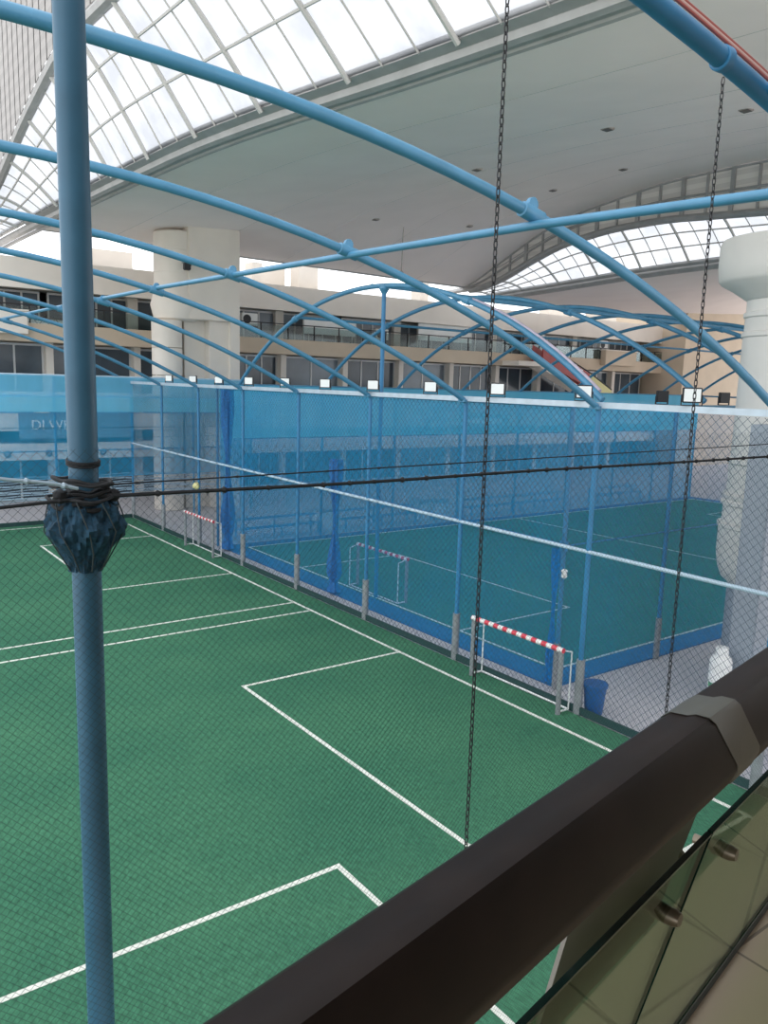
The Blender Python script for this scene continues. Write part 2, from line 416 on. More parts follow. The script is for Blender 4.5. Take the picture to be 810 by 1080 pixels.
b = MB(); b.lathe([(.05,2.42),(.13,2.48),(.15,2.58),(.10,2.68),(.04,2.72)], FX-.1, 30.9, 12, lobes=lambda a, z: 1+.2*math.sin(3*a)); b.build('tied_rag', M['yellow'], f, True)['label'] = 'faded yellow rag'
def strands(b, o, u, v, W_, H, pitch, th, nrm):
    """two crossing families of straight cords over a W_ x H rectangle: o + a*u + c*v"""
    o, u, v, nrm = map(Vector, (o, u, v, nrm))
    for sgn in (1, -1):
        k = -H if sgn == 1 else 0
        k = math.floor(k/pitch)*pitch
        end = W_ if sgn == 1 else W_+H
        while k < end:
            # cord: a = k + sgn*c
            if sgn == 1: c0, c1 = max(0, -k), min(H, W_-k)
            else: c0, c1 = max(0, k-W_), min(H, k)
            if c1-c0 > pitch*.3:
                A = o+u*(k+sgn*c0)+v*c0; B = o+u*(k+sgn*c1)+v*c1
                d = (B-A).normalized(); w = d.cross(nrm)*th/2; h = nrm*th/2*sgn
                A = A+h; B = B+h
                b.add([A-w, A+w, B+w, B-w, A-w+nrm*th*.8, A+w+nrm*th*.8, B+w+nrm*th*.8, B-w+nrm*th*.8],
                      [(0,1,2,3),(7,6,5,4),(0,4,5,1),(3,2,6,7)])
            k += pitch
b = MB(); strands(b, (FX+.03,2,.1), (0,1,0), (0,0,1), 36.8, 6.5, .17, .006, (1,0,0))
b.build('wire_mesh', M['greymesh'], f)['label'] = 'diamond wire mesh'

# ------------------------------------------------------------------ second pitch enclosure and blue netting
e = thing('court_fence', 'blue post fence carrying the netting round the second pitch', 'fence', (31, 21, 0))
def post(x, y, z1, sl=True, r=.055):
    b = MB(); b.tube([(x,y,0),(x,y,z1)], r, 10); p = b.build('post', M['tube_dark'], e, True)
    if sl:
        s = MB(); s.tube([(x,y,0),(x,y,1.1)], .08, 10); s.build('sleeve', M['galv'], p, True)['label'] = 'grey metal sleeve'
for x in (14.0, 17.95, 22.1, 26.2, 30.3, 34.4, 38.5, 42.6, 48.4): post(x, 11.9, 6.6)
for x in (14.0, 19.1, 23.2, 27.4, 31.6, 35.8, 40, 44, 48.4): post(x, 30.6, 6.7, False)
post(15.0, 20.55, hz(20.55), False, .07)
b = MB(); b.lathe([(.07,hz(20.55)-.25),(.16,hz(20.55)-.1),(.12,hz(20.55)+.05)], 15.0, 20.55, 12); b.build('post_cap', M['tube'], e, True)
for nm, pts, r, m in (('top_rail', [(14,11.9,6.62),(48.4,11.9,6.62)], .05, 'tube'), ('top_rail', [(14,30.6,6.75),(48.4,30.6,6.75)], .05, 'tube'),
                ('top_rail', [(14,11.9,6.62),(14,30.6,6.62)], .05, 'tube'),
                ('middle_rail', [(14,11.9,3.42),(14,30.6,3.55)], .06, 'tube_dark'), ('middle_rail', [(14,11.9,3.42),(30,11.9,3.40)], .022, 'tube_dark'),
                ('top_rail', [(48.4,11.9,6.62),(48.4,30.6,6.75)], .05, 'tube')):
    b = MB(); b.tube(pts, r, 8); b.build(nm, M[m], e, True)
b = MB(); b.tube([(14,11.9,3.3),(14,11.9,3.54)], [.09,.11], 8); b.build('rail_joint', M['tube_dark'], e, True)

b = MB(); b.lathe([(.03,2.68),(.07,2.72),(.06,2.8),(.08,2.86),(.03,2.9)], 13.98, 11.82, 10); b.build('clip', M['white'], e, True)['label'] = 'white clip'
def curtain(name, label, p0, p1, z0, z1, m, parent=None, amp=.05, nseg=60, nz=4, th=.012):
    """hanging netting between two points with a slight wave; thin solid sheet"""
    p0, p1 = Vector((*p0, 0)), Vector((*p1, 0)); d = (p1-p0); L = d.length; d.normalize(); n = Vector((-d.y, d.x, 0))
    b = MB(); vs = []; fs = []
    for k in range(nz+1):
        for i in range(nseg+1):
            s = i/nseg; z = z0+(z1-z0)*k/nz
            a = amp*(math.sin(s*L*1.3+k*.5)*.6+math.sin(s*L*2.9+1.7)*.4)*(1 if 0 < k < nz else .4)
            vs.append(p0+d*(s*L)+n*a+Vector((0,0,z)))
    for k in range(nz):
        for i in range(nseg):
            q = k*(nseg+1)+i; fs.append((q, q+1, q+nseg+2, q+nseg+1))
    b.add(vs, fs)
    o = b.build(name, m, parent, True)
    if label and parent is None: tag(o, label, 'netting')
    return o
curtain('blue_netting', 'blue net curtain along the left side of the second pitch', (14.04,11.95), (14.04,30.5), .02, 6.6, M['gauze'])
curtain('blue_netting', 'blue net curtain on the near side of the second pitch left of the right pillar', (14.1,11.95), (48.2,11.95), .02, 6.6, M['gauze'])
n = thing('blue_netting', 'blue net curtain at the back of the second pitch in front of the benches', 'netting', (31, 30.5, 0))
curtain('net_sheet', None, (14.1,30.5), (48.3,30.5), .02, 6.7, M['gauze_thin'], n)
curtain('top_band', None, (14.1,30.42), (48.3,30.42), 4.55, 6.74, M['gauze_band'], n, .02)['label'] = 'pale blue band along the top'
n = thing('blue_netting', 'blue net wall closing the far end of the green pitch', 'netting', (2, 38.9, 0))
curtain('net_sheet', None, (-10.3,38.9), (19.8,38.9), 2.1, 6.9, M['gauze_thin'], n)
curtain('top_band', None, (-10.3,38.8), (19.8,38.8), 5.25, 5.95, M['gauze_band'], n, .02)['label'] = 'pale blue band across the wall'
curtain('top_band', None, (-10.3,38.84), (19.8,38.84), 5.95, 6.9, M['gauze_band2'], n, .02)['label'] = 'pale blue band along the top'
f = thing('far_fence', 'blue post and rail fence at the far end of the green pitch', 'fence', (2, 39, 0))
for x in (-10.3,-6.3,-2.3,1.7,5.7,9.7,13.3,16.5,19.8):
    b = MB(); b.tube([(x,39,0),(x,39,6.95)], .055, 8); b.build('post', M['tube'], f, True)
for z, r, m in ((6.92,.05,'pale_tube'), (5.97,.05,'pale_tube'), (5.22,.04,'pale_tube'), (4.5,.018,'black'), (4.02,.012,'black'), (3.42,.03,'tube')):
    b = MB(); b.tube([(-10.3,38.97,z),(19.8,38.97,z)], r, 8); b.build('cross_rail' if r > .02 else 'tie_cable', M[m], f, True)
b = MB(); b.box(-10.3, 13.2, 38.93, 39.03, 0, .18); b.build('kickboard', M['darkgreen'], f)
# wavy blind-like folds of stored netting low in the far wall
b = MB()
for k in range(15):
    z = .95+k*.085
    pts = [(-4+i*.55, 39.6+.03*math.sin(i*1.7+k), z+.03*math.sin(i*.8+k*1.9)+.015*math.sin(i*2.3)) for i in range(41)]
    b.tube(pts, .022, 5)
tag(b.build('folded_net', M['pale_tube'], None, True), 'slack pale netting cords hanging low behind the far end of the green pitch', 'netting')

# bunched netting drapes
def drape(x, y, z0, z1, r, label):
    b = MB()
    prof = [(r*(.55+.35*math.sin(i*.55+1)+.25*(i/14)), z1-(z1-z0)*i/14) for i in range(15)]
    prof = [(max(.04, q), z) for q, z in prof]; prof[-3] = (r*1.0, prof[-3][1]); prof[-2] = (r*.55, prof[-2][1])
    b.lathe(prof, x, y, 22, lobes=lambda a, z: 1+.22*math.sin(5*a+z*1.3)+.12*math.sin(9*a-z))
    tag(b.build('net_drape', M['drape'], None, True), label, 'netting')
drape(14.1, 21.7, .08, 4.5, .22, 'bunched dark blue net hanging in the middle of the left net curtain')
drape(14.06, 29.75, .05, 6.55, .26, 'bunched dark blue net at the far left corner of the second pitch')
drape(14.12, 12.2, .05, 3.3, .11, 'bunched blue net gathered at the near corner post above the goal')

# ------------------------------------------------------------------ floodlights on the rail
def floodlight(loc, label, rot, group):
    t = thing('floodlight', label, 'floodlight', (0,0,0), group)
    b = MB(); b.box(-.17,.17,-.04,.05,.05,.33); b.build('housing', M['black_metal'], t, bevel=.012)
    b = MB(); b.box(-.145,.145,-.052,-.041,.075,.305); b.build('lens', M['lamp_glass'], t)['label'] = 'white glass lens'
    b = MB(); b.box(-.19,-.175,-.02,.02,0,.2); b.box(.175,.19,-.02,.02,0,.2); b.box(-.19,.19,-.02,.02,-.005,.012); b.build('bracket', M['black_metal'], t)
    t.location = loc; t.rotation_euler = (0,0,rot)
    return t
fl_y = [33.9, 31.3, 28.8, 26.26, 23.6, 21.1, 18.55, 16.0, 13.55, 11.0, 8.5]
fl_lab = ['eleventh', 'tenth', 'ninth', 'eighth', 'seventh', 'sixth', 'fifth', 'fourth', 'third', 'second', 'first']
proto = None
for y, w in zip(fl_y, fl_lab):
    lb = 'white faced floodlight on the dividing rail, %s counted from the right pillar' % w
    if proto is None: proto = floodlight((FX-.05, y, 6.75), lb, math.radians(-50), 'floodlights on the dividing rail')
    else: dup(proto, (FX-.05, y, 6.75), lb, None, math.radians(-50))
for x, w in ((17.2, 'dark floodlight seen from behind on the near rail of the second pitch, left of two'), (19.95, 'dark floodlight seen from behind on the near rail, nearest the right pillar')):
    q = dup(proto, (x, 11.85, 6.68), w, 'floodlights facing the second pitch', math.radians(165))

# ------------------------------------------------------------------ goals
def goal(loc, label, rot=0.0):
    """goal line along local y, mouth facing -x; origin at the middle of the mouth"""
    t = thing('futsal_goal', label, 'goal', (0,0,0))
    hw, h, dp = 1.38, 1.45, .34
    for s in (-1, 1):
        b = MB(); b.tube([(0,s*hw,0),(0,s*hw,h-.02)], .055, 10); b.build('goalpost', M['galv'], t, True)['label'] = 'grey goalpost'
        b = MB(); b.tube([(0,s*hw,.05),(dp,s*hw,.04)], .022, 6); b.tube([(dp,s*hw,.04),(dp,s*hw,h-.1)], .018, 6); b.tube([(dp,s*hw,h-.1),(0,s*hw,h)], .018, 6)
        b.build('side_brace', M['white'], t, True)
    b = MB(); b.tube([(0,-hw-.055,h),(0,hw+.055,h)], .058, 12); b.build('crossbar', M['redwhite'], t, True)['label'] = 'red and white striped crossbar'
    b = MB(); b.tube([(dp,-hw,.04),(dp,hw,.04)], .022, 6); b.build('base_bar', M['white'], t, True)['label'] = 'white base bar'
    t.location = loc; t.rotation_euler = (0,0,rot)
    return t
g0 = goal((12.88, 12.2, 0), 'near red and white striped goal on the green pitch beside the bin')
dup(g0, (12.86, 29.95, 0), 'far red and white striped goal on the green pitch by the beige pillar')
dup(g0, (15.45, 20.9, 0), 'striped goal inside the blue netting of the second pitch', rotz=PI)

# ------------------------------------------------------------------ bin, benches, canister
t = thing('waste_bin', 'blue tapered waste bin standing by the fence near the goal', 'bin', (13.62, 10.45, 0))
b = MB(); b.lathe([(.17,-.03),(.19,0),(.25,.62),(.25,.66),(.225,.66),(.215,.6)], 13.62, 10.45, 20); b.build('bin_body', M['binblue'], t, True)
b = MB(); b.lathe([(.25,.60),(.275,.61),(.275,.68),(.24,.68)], 13.62, 10.45, 20); b.build('bin_rim', M['binblue'], t, True)

def bench(loc, label, L, rot=0.0, tiers=2):
    t = thing('bench', label, 'bench', (0,0,0), 'blue benches')
    for k in range(tiers):
        b = MB()
        for j in range(3): b.box(0, L, .45*k+.13*j, .45*k+.13*j+.11, .42+.35*k, .46+.35*k)
        b.build('seat', M['bluebench'], t)
    n = max(2, int(L/2)+1)
    for i in range(n):
        x = .15+(L-.3)*i/(n-1); b = MB()
        b.box(x-.03, x+.03, .05, .11, -.03, .42); b.box(x-.03, x+.03, .45*tiers-.14, .45*tiers-.08, -.03, .42+.35*(tiers-1))
        b.box(x-.03, x+.03, .05, .45*tiers-.08, .36, .42)
        b.build('leg', M['bluebench'], t)
    t.location = loc; t.rotation_euler = (0,0,rot)
    return t
bench((29.2,31.5,0), 'long blue tiered bench behind the back netting, middle of the second pitch', 8.0)
bench((15.4,31.3,0), 'blue tiered bench behind the far left corner of the second pitch', 4.2)
bench((21.0,31.5,0), 'blue tiered bench behind the bunched net and the striped inner goal', 4.6)
bench((40.0,31.6,0), 'blue tiered bench behind the back netting near the right pillar', 4.6)
bench((14.9,5.6,0), 'blue bench seen below the handrail at the right edge', 2.0, PI/2, 1)

# clutter behind the back netting: stored white tubs and chairs
tub_l = ['white plastic tub stacked behind the back netting, left one', 'pale plastic tub beside the long blue bench behind the netting', 'white storage tub between two blue benches behind the netting']
for (x, y), lb in zip(((20.25,32.0),(26.2,32.2),(27.4,32.0)), tub_l):
    t = thing('storage_tub', lb, 'tub', (x,y,0), 'white tubs behind the netting')
    b = MB(); b.box(x-.45,x+.45,y-.35,y+.35,-.03,.85); b.build('tub_body', M['shopwhite'], t, bevel=.05)
    b = MB(); b.box(x-.49,x+.49,y-.39,y+.39,.85,.95); b.build('tub_lid', M['slabgrey'], t, bevel=.02)

# ------------------------------------------------------------------ right hand pillar
CX, CY = 19.0, 9.75
t = thing('round_pillar', 'tall white round pillar with wide capital at the right edge', 'pillar', (CX, CY, 0))
b = MB()
b.lathe([(.85,2.35),(1.02,2.5),(1.12,2.75),(1.18,3.1),(1.18,3.75),(1.22,3.78),(1.22,3.86),(1.12,3.9),(1.12,4.30),(1.18,4.33),(1.18,4.40),(1.12,4.44),(1.17,4.5),(1.17,4.57),(1.07,4.62),
         (1.07,5.30),(1.12,5.33),(1.12,5.42),(1.05,5.46),(1.04,8.3),(1.08,8.33),(1.08,8.42),(1.03,8.45),(1.03,8.75),(1.07,8.78),(1.07,8.88),(1.02,8.9),(1.02,9.25)], CX, CY, 40)
b.build('shaft', M['column'], t, True)
b = MB()
b.lathe([(1.02,9.16),(1.08,9.2),(1.4,9.42),(1.62,9.54),(1.69,9.62),(1.72,9.9),(1.72,10.42),(1.68,10.52),(1.3,10.55)], CX, CY, 44)
b.build('capital', M['column'], t, True)
b = MB()
b.box(16.62, 20.9, 8.62, 9.2, -.03, 6.35)
b.build('front_slab', M['slabgrey'], t, bevel=.03)['label'] = 'flat grey slab on the pillar front'
b = MB(); b.lathe([(.85,-.03),(.85,2.4)], CX, CY, 32); b.build('lower_shaft', M['slabgrey'], t, True)
cx, cy = 16.22, 9.1
t = thing('canister', 'tall white canister with green print standing beside the right pillar', 'canister', (cx,cy,0))
b = MB(); b.lathe([(.22,-.03),(.24,.03),(.24,1.1),(.2,1.2),(.14,1.24),(.14,1.4),(.12,1.43)], cx, cy, 20); b.build('canister_body', M['white'], t, True)
b = MB(); b.lathe([(.243,.52),(.245,.53),(.245,.62),(.243,.63)], cx, cy, 20, PI*.8, PI*1.75); b.lathe([(.243,.3),(.245,.31),(.245,.38),(.243,.39)], cx, cy, 20, PI*1.0, PI*1.6); b.build('print_mark', M['greenmark'], t, True)['label'] = 'green printed marks'

# ------------------------------------------------------------------ far building (facade along x at y = 46)
X0, X1 = -8.0, 90.0
b = MB()
b.cur = 0; b.box(X0, 66, 46, 46.5, 11.4, 12.95)          # top fascia
b.box(X0, 66, 46.5, 49.5, 11.5, 11.75)                   # soffit
b.cur = 1; b.box(X0, 66, 45.8, 46.2, 8.65, 9.60)         # balcony edge
b.box(X0, 66, 46.2, 49.5, 8.65, 8.95)
b.cur = 0; b.box(X0, 66, 46.0, 46.4, 5.3, 6.0); b.box(X0, 66, 46.4, 49.5, 5.3, 5.6)
b.box(X0, 66, 46.1, 46.4, 3.9, 5.3); b.box(X0, 66, 45.7, 46.2, 2.35, 3.05); b.box(X0, 66, 46.2, 49.5, 3.0, 3.2)
b.cur = 2; b.box(X0, 66, 49.4, 49.7, -.03, 12.9)
struct(b.build('wall_far', [M['plaster'], M['tan'], M['darkwall']]), 'cream and tan shop levels beyond the pitches')
# shop fronts: window units, one per bay
wn = 0
rng = random.Random(11)
def shop(x0, x1, z0, z1, y, npan, style):
    global wn
    wn += 1
    b = MB()
    b.box(x0, x1, y-.05, y+.05, z1-.12, z1); b.box(x0, x1, y-.05, y+.05, z0, z0+.1)
    for i in range(npan+1):
        x = x0+(x1-x0)*i/npan; b.box(x-.05, x+.05, y-.06, y+.06, z0, z1)
    o = struct(b.build('window_%d' % wn, M['frame']))
    p = MB(); p.box(x0, x1, y-.012, y+.012, z0, z1); p.build('pane', M[style], o)
for k in range(15):
    x = X0+k*4.9
    st = rng.choice(['shopglass','shopglass','shopglass2','shopglass2'])
    shop(x+.2, x+4.6, 8.95, 11.45, 48, rng.choice([3,4,5]), st)
    shop(x+.2, x+4.6, 5.65, 8.6, 47.6, rng.choice([2,3,4]), rng.choice(['shopglass','shopglass','shopglass2']))
    shop(x+.2, x+4.6, -.02, 2.4, 47.2, 3, rng.choice(['shopglass','shopglass2']))
# piers between bays
b = MB()
for k in range(15):
    x = X0+k*4.9
    b.box(x-.25, x+.15, 47.0, 48.3, -.03, 8.7)
    if k % 2: b.box(x-.35, x+.25, 47.6, 48.4, 8.9, 11.5)
struct(b.build('trim_1', M['plaster']), 'cream piers between the shop fronts')
# balcony railing of the upper level
t = thing('balcony_railing', 'long glass railing along the upper shop balcony', 'railing', (30, 46, 9.6))
b = MB(); b.tube([(X0,45.9,10.55),(66,45.9,10.55)], .035, 6); b.build('top_rail', M['black_metal'], t, True)
b = MB(); b.box(X0, 66, 45.89, 45.905, 9.62, 10.45); b.build('glass_strip', M['railglass'], t)
for i in range(38):
    x = X0+.8+i*1.95
    if x > 65.5: break
    b = MB(); b.box(x-.025, x+.025, 45.86, 45.95, 9.3, 10.55); b.build('baluster', M['black_metal'], t)
# white boards, air conditioners on the upper level
ac_l = ['white air conditioner on the balcony right of the beige pillar', 'white air conditioner between the two white boards on the upper balcony',
        'white air conditioner on the upper balcony above the escalator', 'white air conditioner far right on the upper balcony']
for i, (x, z) in enumerate(((23.6, 10.75), (34.0, 10.4), (50.2, 11.0), (58.5, 10.9))):
    t = thing('air_conditioner', ac_l[i], 'air conditioner', (x, 46.8, z), 'air conditioners on the shop balcony')
    b = MB(); b.box(x-.55, x+.55, 46.65, 47.0, z-.38, z+.38); b.build('casing', M['shopwhite'], t, bevel=.02)
    b = MB(); b.lathe([(.26,-.02),(.28,0),(.28,.02),(.26,.03)], 0, 0, 18); b.v = [(x-.2+p, 46.635+r, z+q) for p,q,r in b.v]; b.build('fan_grille', M['black_metal'], t, True)
    b = MB(); b.box(x-.5, x-.42, 46.7, 48, z-.44, z-.38); b.box(x+.42, x+.5, 46.7, 48, z-.44, z-.38); b.build('bracket', M['black_metal'], t)
bd_l = ['large white board behind the upper balcony railing, left of the blue centre post', 'large white board behind the upper balcony railing, right of the blue centre post', 'white lattice screen on the upper balcony at the far left',]
for i, (x0, x1, z0, z1) in enumerate(((27.5,31.6,10.1,11.1), (37.2,42.4,10.2,11.35))):
    t = thing('display_board', bd_l[i], 'board', (x0, 46.55, z0))
    b = MB(); b.box(x0, x1, 46.55, 46.65, z0, z1); b.build('panel', M['shopwhite'], t)
    b = MB(); b.box(x0-.06, x0, 46.52, 46.68, 8.95, z1+.08); b.box(x1, x1+.06, 46.52, 46.68, 8.95, z1+.08); b.box(x0-.06, x1+.06, 46.52, 46.68, z1, z1+.08); b.build('board_frame', M['frame'], t)
t = thing('lattice_screen', bd_l[2], 'screen', (11.2, 46.5, 9.3))
b = MB(); b.box(10.0, 12.4, 46.5, 46.54, 9.15, 9.95); b.build('panel', M['shopwhite'], t)
b = MB()
for i in range(5):
    b.box(10.0, 12.4, 46.46, 46.495, 9.15, 9.2); b.box(10.0,12.4,46.46,46.495,9.9,9.95)
    x = 10.05+i*.58
    for s in (0, .55):
        b.hexa([(x+s-.03,46.46,9.17),(x+s+.03,46.46,9.17),(x+s+.03,46.495,9.17),(x+s-.03,46.495,9.17),
                (x+.55-s-.03,46.46,9.93),(x+.55-s+.03,46.46,9.93),(x+.55-s+.03,46.495,9.93),(x+.55-s-.03,46.495,9.93)])
b.build('lattice', M['taupe'], t)
# balcony bay boxes
for (x0,x1,z0,z1,lb) in ((X0,10.1,9.0,10.15,'cream parapet box on the balcony at the far left'), (57.0,61.3,9.1,10.35,'tan parapet box on the balcony at the right')):
    t = thing('balcony_box', lb, 'parapet', (x0, 45.6, z0))
    b = MB(); b.box(x0,x1,45.2,45.78,z0,z1); b.build('parapet_panel', M['plaster'] if x0 < 0 else M['tan'], t, bevel=.03)
    b = MB(); b.box(x0-.05,x1+.05,45.15,45.84,z1,z1+.08); b.build('coping', M['plaster'], t)
# shop signs on the lower fascia
def text_mesh(txt, size, loc, m, parent, depth=.02):
    cu = bpy.data.curves.new('lettering', 'FONT'); cu.body = txt; cu.size = size; cu.extrude = depth
    tmp = bpy.data.objects.new('tmp', cu); COL.objects.link(tmp)
    dg = bpy.context.evaluated_depsgraph_get(); dg.update()
    me = bpy.data.meshes.new_from_object(tmp.evaluated_get(dg))
    bpy.data.objects.remove(tmp); bpy.data.curves.remove(cu)
    off = parent['_o']
    me.transform(Matrix.Translation(Vector(loc)-Vector(off)) @ Matrix.Rotation(PI/2, 4, 'X'))
    me.materials.clear(); me.materials.append(m)
    o = bpy.data.objects.new('lettering', me); COL.objects.link(o); o.parent = parent
    return o
t = thing('shop_sign', 'grey blue shop sign with white letters behind the far netting', 'sign', (12, 46, 4.6))
b = MB(); b.box(9.6, 15.8, 46.0, 46.1, 3.45, 5.0); b.build('sign_board', M['signblue'], t)
text_mesh('DI WE', .72, (10.2, 45.98, 3.98), M['shopwhite'], t)['label'] = 'white letters'
t = thing('shop_banner', 'small white and pink banner high behind the second pitch netting', 'banner', (39.0, 45.9, 4))
b = MB(); b.box(38.0, 40.2, 45.95, 46.0, 3.9, 4.9); b.build('cloth', M['shopwhite'], t)
b = MB(); b.box(38.3, 39.9, 45.935, 45.948, 4.25, 4.6); b.build('printed_patch', M['paleline'], t)
t = thing('shop_banner', 'long pale banner behind the second pitch netting right of the pink one', 'banner', (43, 45.9, 4))
b = MB(); b.box(41.6, 46.4, 45.95, 46.0, 3.8, 4.8); b.build('cloth', M['signblue'], t)
b = MB(); b.box(42.0, 45.6, 45.935, 45.948, 4.05, 4.5); b.build('printed_patch', M['shopwhite'], t)
# round lamps on the ground floor fascia
for i, x in enumerate((8.9, 11.0, 13.9)):
    t = thing('wall_lamp', ['round dark lamp on the low white fascia, leftmost', 'round dark lamp on the low white fascia, left of the near pole', 'round dark lamp on the low white fascia, right of the near pole'][i], 'lamp', (x,45.7,2.7), 'fascia lamps')
    b = MB(); b.lathe([(.14,-.02),(.17,0),(.17,.05),(.13,.08)], 0, 0, 18); b.v = [(x+p, 45.66+r-.03, 2.7+q) for p,q,r in b.v]; b.build('lamp_rim', M['black_metal'], t, True)
    b = MB(); b.lathe([(.11,0),(.10,.02),(.04,.03)], 0, 0, 18); b.v = [(x+p, 45.61-r, 2.7+q) for p,q,r in b.v]; b.build('lamp_glass', M['slabgrey'], t, True)
# escalator
t = thing('escalator', 'red sided escalator with pale lower end between the shop levels', 'escalator', (50, 44.5, 7))
def slope(z0a, z1a, xa, z0b, z1b, xb, y0, y1):
    b = MB(); b.hexa([(xa,y0,z0a),(xb,y0,z0b),(xb,y1,z0b),(xa,y1,z0a),(xa,y0,z1a),(xb,y0,z1b),(xb,y1,z1b),(xa,y1,z1a)]); return b
slope(9.0,10.35,46.2, 7.1,8.25,52.0, 44.0,44.12).build('side_panel', M['escred'], t)['label'] = 'red side panel with white marks'
slope(7.1,8.25,52.0, 5.6,6.9,55.0, 44.0,44.12).build('lower_panel', M['yellow'], t)['label'] = 'faded yellow lower panel'
slope(8.55,9.0,46.0, 5.15,5.6,55.1, 43.98,45.2).build('truss', M['plaster'], t)
b = MB(); b.box(54.9,57.5,43.98,45.97,5.3,5.6); b.build('landing', M['plaster'], t)
b = MB(); b.box(43.5,46.1,43.98,45.77,8.65,9.0); b.build('landing', M['plaster'], t)
slope(9.0,10.35,46.2, 5.6,6.9,55.0, 45.1,45.2).build('far_panel', M['escred'], t)
b = MB(); b.tube([(45.4,44.06,10.5),(46.4,44.06,10.42),(52.0,44.06,8.36),(55.0,44.06,7.0)], .06, 8); b.build('hand_belt', M['black_metal'], t, True)
b = MB()
for i in range(9):
    u = i/9; x = 47.6+3.6*u; z = 9.32-1.22*u
    h = .38 if i % 3 else .5
    b.hexa([(x,43.97,z),(x+.26,43.97,z-.09),(x+.26,43.995,z-.09),(x,43.995,z),(x,43.97,z+h),(x+.26,43.97,z+h-.09),(x+.26,43.995,z+h-.09),(x,43.995,z+h)])
b.build('white_mark', M['shopwhite'], t)['label'] = 'row of white marks'
t.location.x += 1.6

# beige block wall at far right
b = MB(); b.box(66, 95, 43.5, 52, -.03, 16.2)
struct(b.build('wall_right', M['tan']), 'tall plain beige wall block behind the right pillar')

# parapet posts and roof blocks in the open gap above the fascia
b = MB()
for x0, x1, z1 in ((13.2,13.7,14.2),(24.2,24.9,14.4),(27.6,29.1,14.9),(38.0,38.8,14.6),(52.0,52.6,14.8),(58,61,14.9)):
    b.box(x0, x1, 47.5, 48.6, 12.5, z1)
struct(b.build('trim_2', M['plaster']), 'grey posts carrying the roof above the shop levels')
b = MB(); b.cur = 0
b.box(14.2, 17.5, 50.5, 51, 12.4, 14.5); b.box(25.2, 27.4, 49.0, 49.2, 12.5, 14.4); b.cur = 1; b.box(29, 60, 53.5, 54.0, 12.6, 13.9); b.box(53.6,57.8,49,49.4,12.6,15.2)
struct(b.build('wall_upper', [M['plaster'], M['plaster']]), 'pale upper walls glimpsed under the ceiling edge')

# ------------------------------------------------------------------ left pillar cluster
t = thing('pillar_cluster', 'massive beige pillar cluster with rounded drum at the back left', 'pillar', (17, 40.3, 0))
b = MB(); b.box(16.75, 19.65, 40.0, 43.0, 10.0, 14.75); b.build('upper_block', M['plaster'], t, bevel=.04)
b = MB(); b.lathe([(1.0,9.9),(1.15,10.0),(1.32,10.7),(1.16,11.3),(1.12,11.35),(1.12,12.3),(1.14,12.32),(1.14,12.38),(1.12,12.4),(1.12,13.4),(1.14,13.42),(1.14,13.5),(1.12,13.52),(1.12,14.3),(1.0,14.4)], 16.55, 41.2, 32); b.build('round_drum', M['plaster'], t, True)
b = MB()
for k in range(7): b.lathe([(.75,k*1.42-.02),(.78,k*1.42),(.78,k*1.42+1.36),(.75,k*1.42+1.38)], 15.9, 40.9, 24)
b.build('round_shaft', M['plaster'], t, True)
b = MB(); b.box(16.85, 18.0, 40.9, 42.8, -.03, 10.0); b.build('recessed_shaft', M['plaster'], t)
b = MB(); b.box(18.0, 19.2, 40.3, 42.9, -.03, 10.0); b.build('square_shaft', M['plaster'], t, bevel=.03)
b = MB(); b.box(19.1, 19.65, 40.05, 42.9, -.03, 10.0); b.build('corner_shaft', M['plaster'], t)
b = MB(); b.box(16.45, 16.7, 41.3, 41.6, -.03, 10.0); b.build('drain_pipe', M['taupe'], t)
b = MB(); b.lathe([(.2,1.6),(.65,2.1),(.8,2.8),(.82,4.4),(.75,4.5)], 18.6, 40.35, 20); b.build('round_bracket', M['plaster'], t, True)
t = thing('spotlight', 'small metal spotlight bracket on the beige pillar cluster', 'spotlight', (16.5, 39.6, 12.5))
b = MB(); b.tube([(16.4,39.98,12.75),(16.4,39.5,12.75),(16.7,39.5,12.75),(17.2,39.7,12.85)], .035, 6); b.tube([(16.75,39.98,12.4),(16.75,39.5,12.75)], .03, 6); b.build('bracket', M['galv'], t, True)
b = MB(); b.box(16.3,16.62,39.35,39.65,12.35,12.72); b.build('lamp_head', M['black_metal'], t, bevel=.03)

# ------------------------------------------------------------------ ceiling and roof lights
def lerp_tab(tab, y):
    tab = sorted(tab)
    if y <= tab[0][0]: return tab[0][1]
    for (a, p), (c, q) in zip(tab, tab[1:]):
        if y <= c: return p+(q-p)*(y-a)/(c-a)
    return tab[-1][1]
def smooth_tab(tab, y, h=2.0):
    return sum(lerp_tab(tab, y+h*k/4) for k in range(-4, 5))/9
GL = [(-14,14.3),(0,14.0),(10.6,13.2),(13.3,12.75),(17.2,12.2),(20.7,11.5),(25.6,10.85),(35,10.45),(52,10.1)]      # gutter: x along y
gz = lambda y: 14.45
gx = lambda y: smooth_tab(GL, y)
BL = [(-14,10.5),(0,14.6),(10,17.2),(18,18.4),(22.6,18.6),(28.6,18.55),(35.4,17.7),(38.5,16.7),(42.4,15.0),(45,13.9)]   # end arch of the ceiling (x = 40)
bz = lambda y: smooth_tab(BL, y, 1.5)
YS = [-10+i*1.25 for i in range(45)]
NU = 24
b = MB(); vs = []; fs = []
def ceil_pt(y, u):
    xa, za = gx(y)+.55, 14.30; xb, zb = 40.0, bz(y)
    x = xa+(xb-xa)*u; s = u*u*(3-2*u)*.5+u*.5
    zf = za+(zb-za)*s
    return (x, y, zf)
for y in YS:
    for k in range(NU+1): vs.append(ceil_pt(y, k/NU))
n = NU+1
for i in range(len(YS)-1):
    for k in range(NU): fs.append((i*n+k, i*n+k+1, (i+1)*n+k+1, (i+1)*n+k))
b.add(vs, fs)
k0 = len(vs)
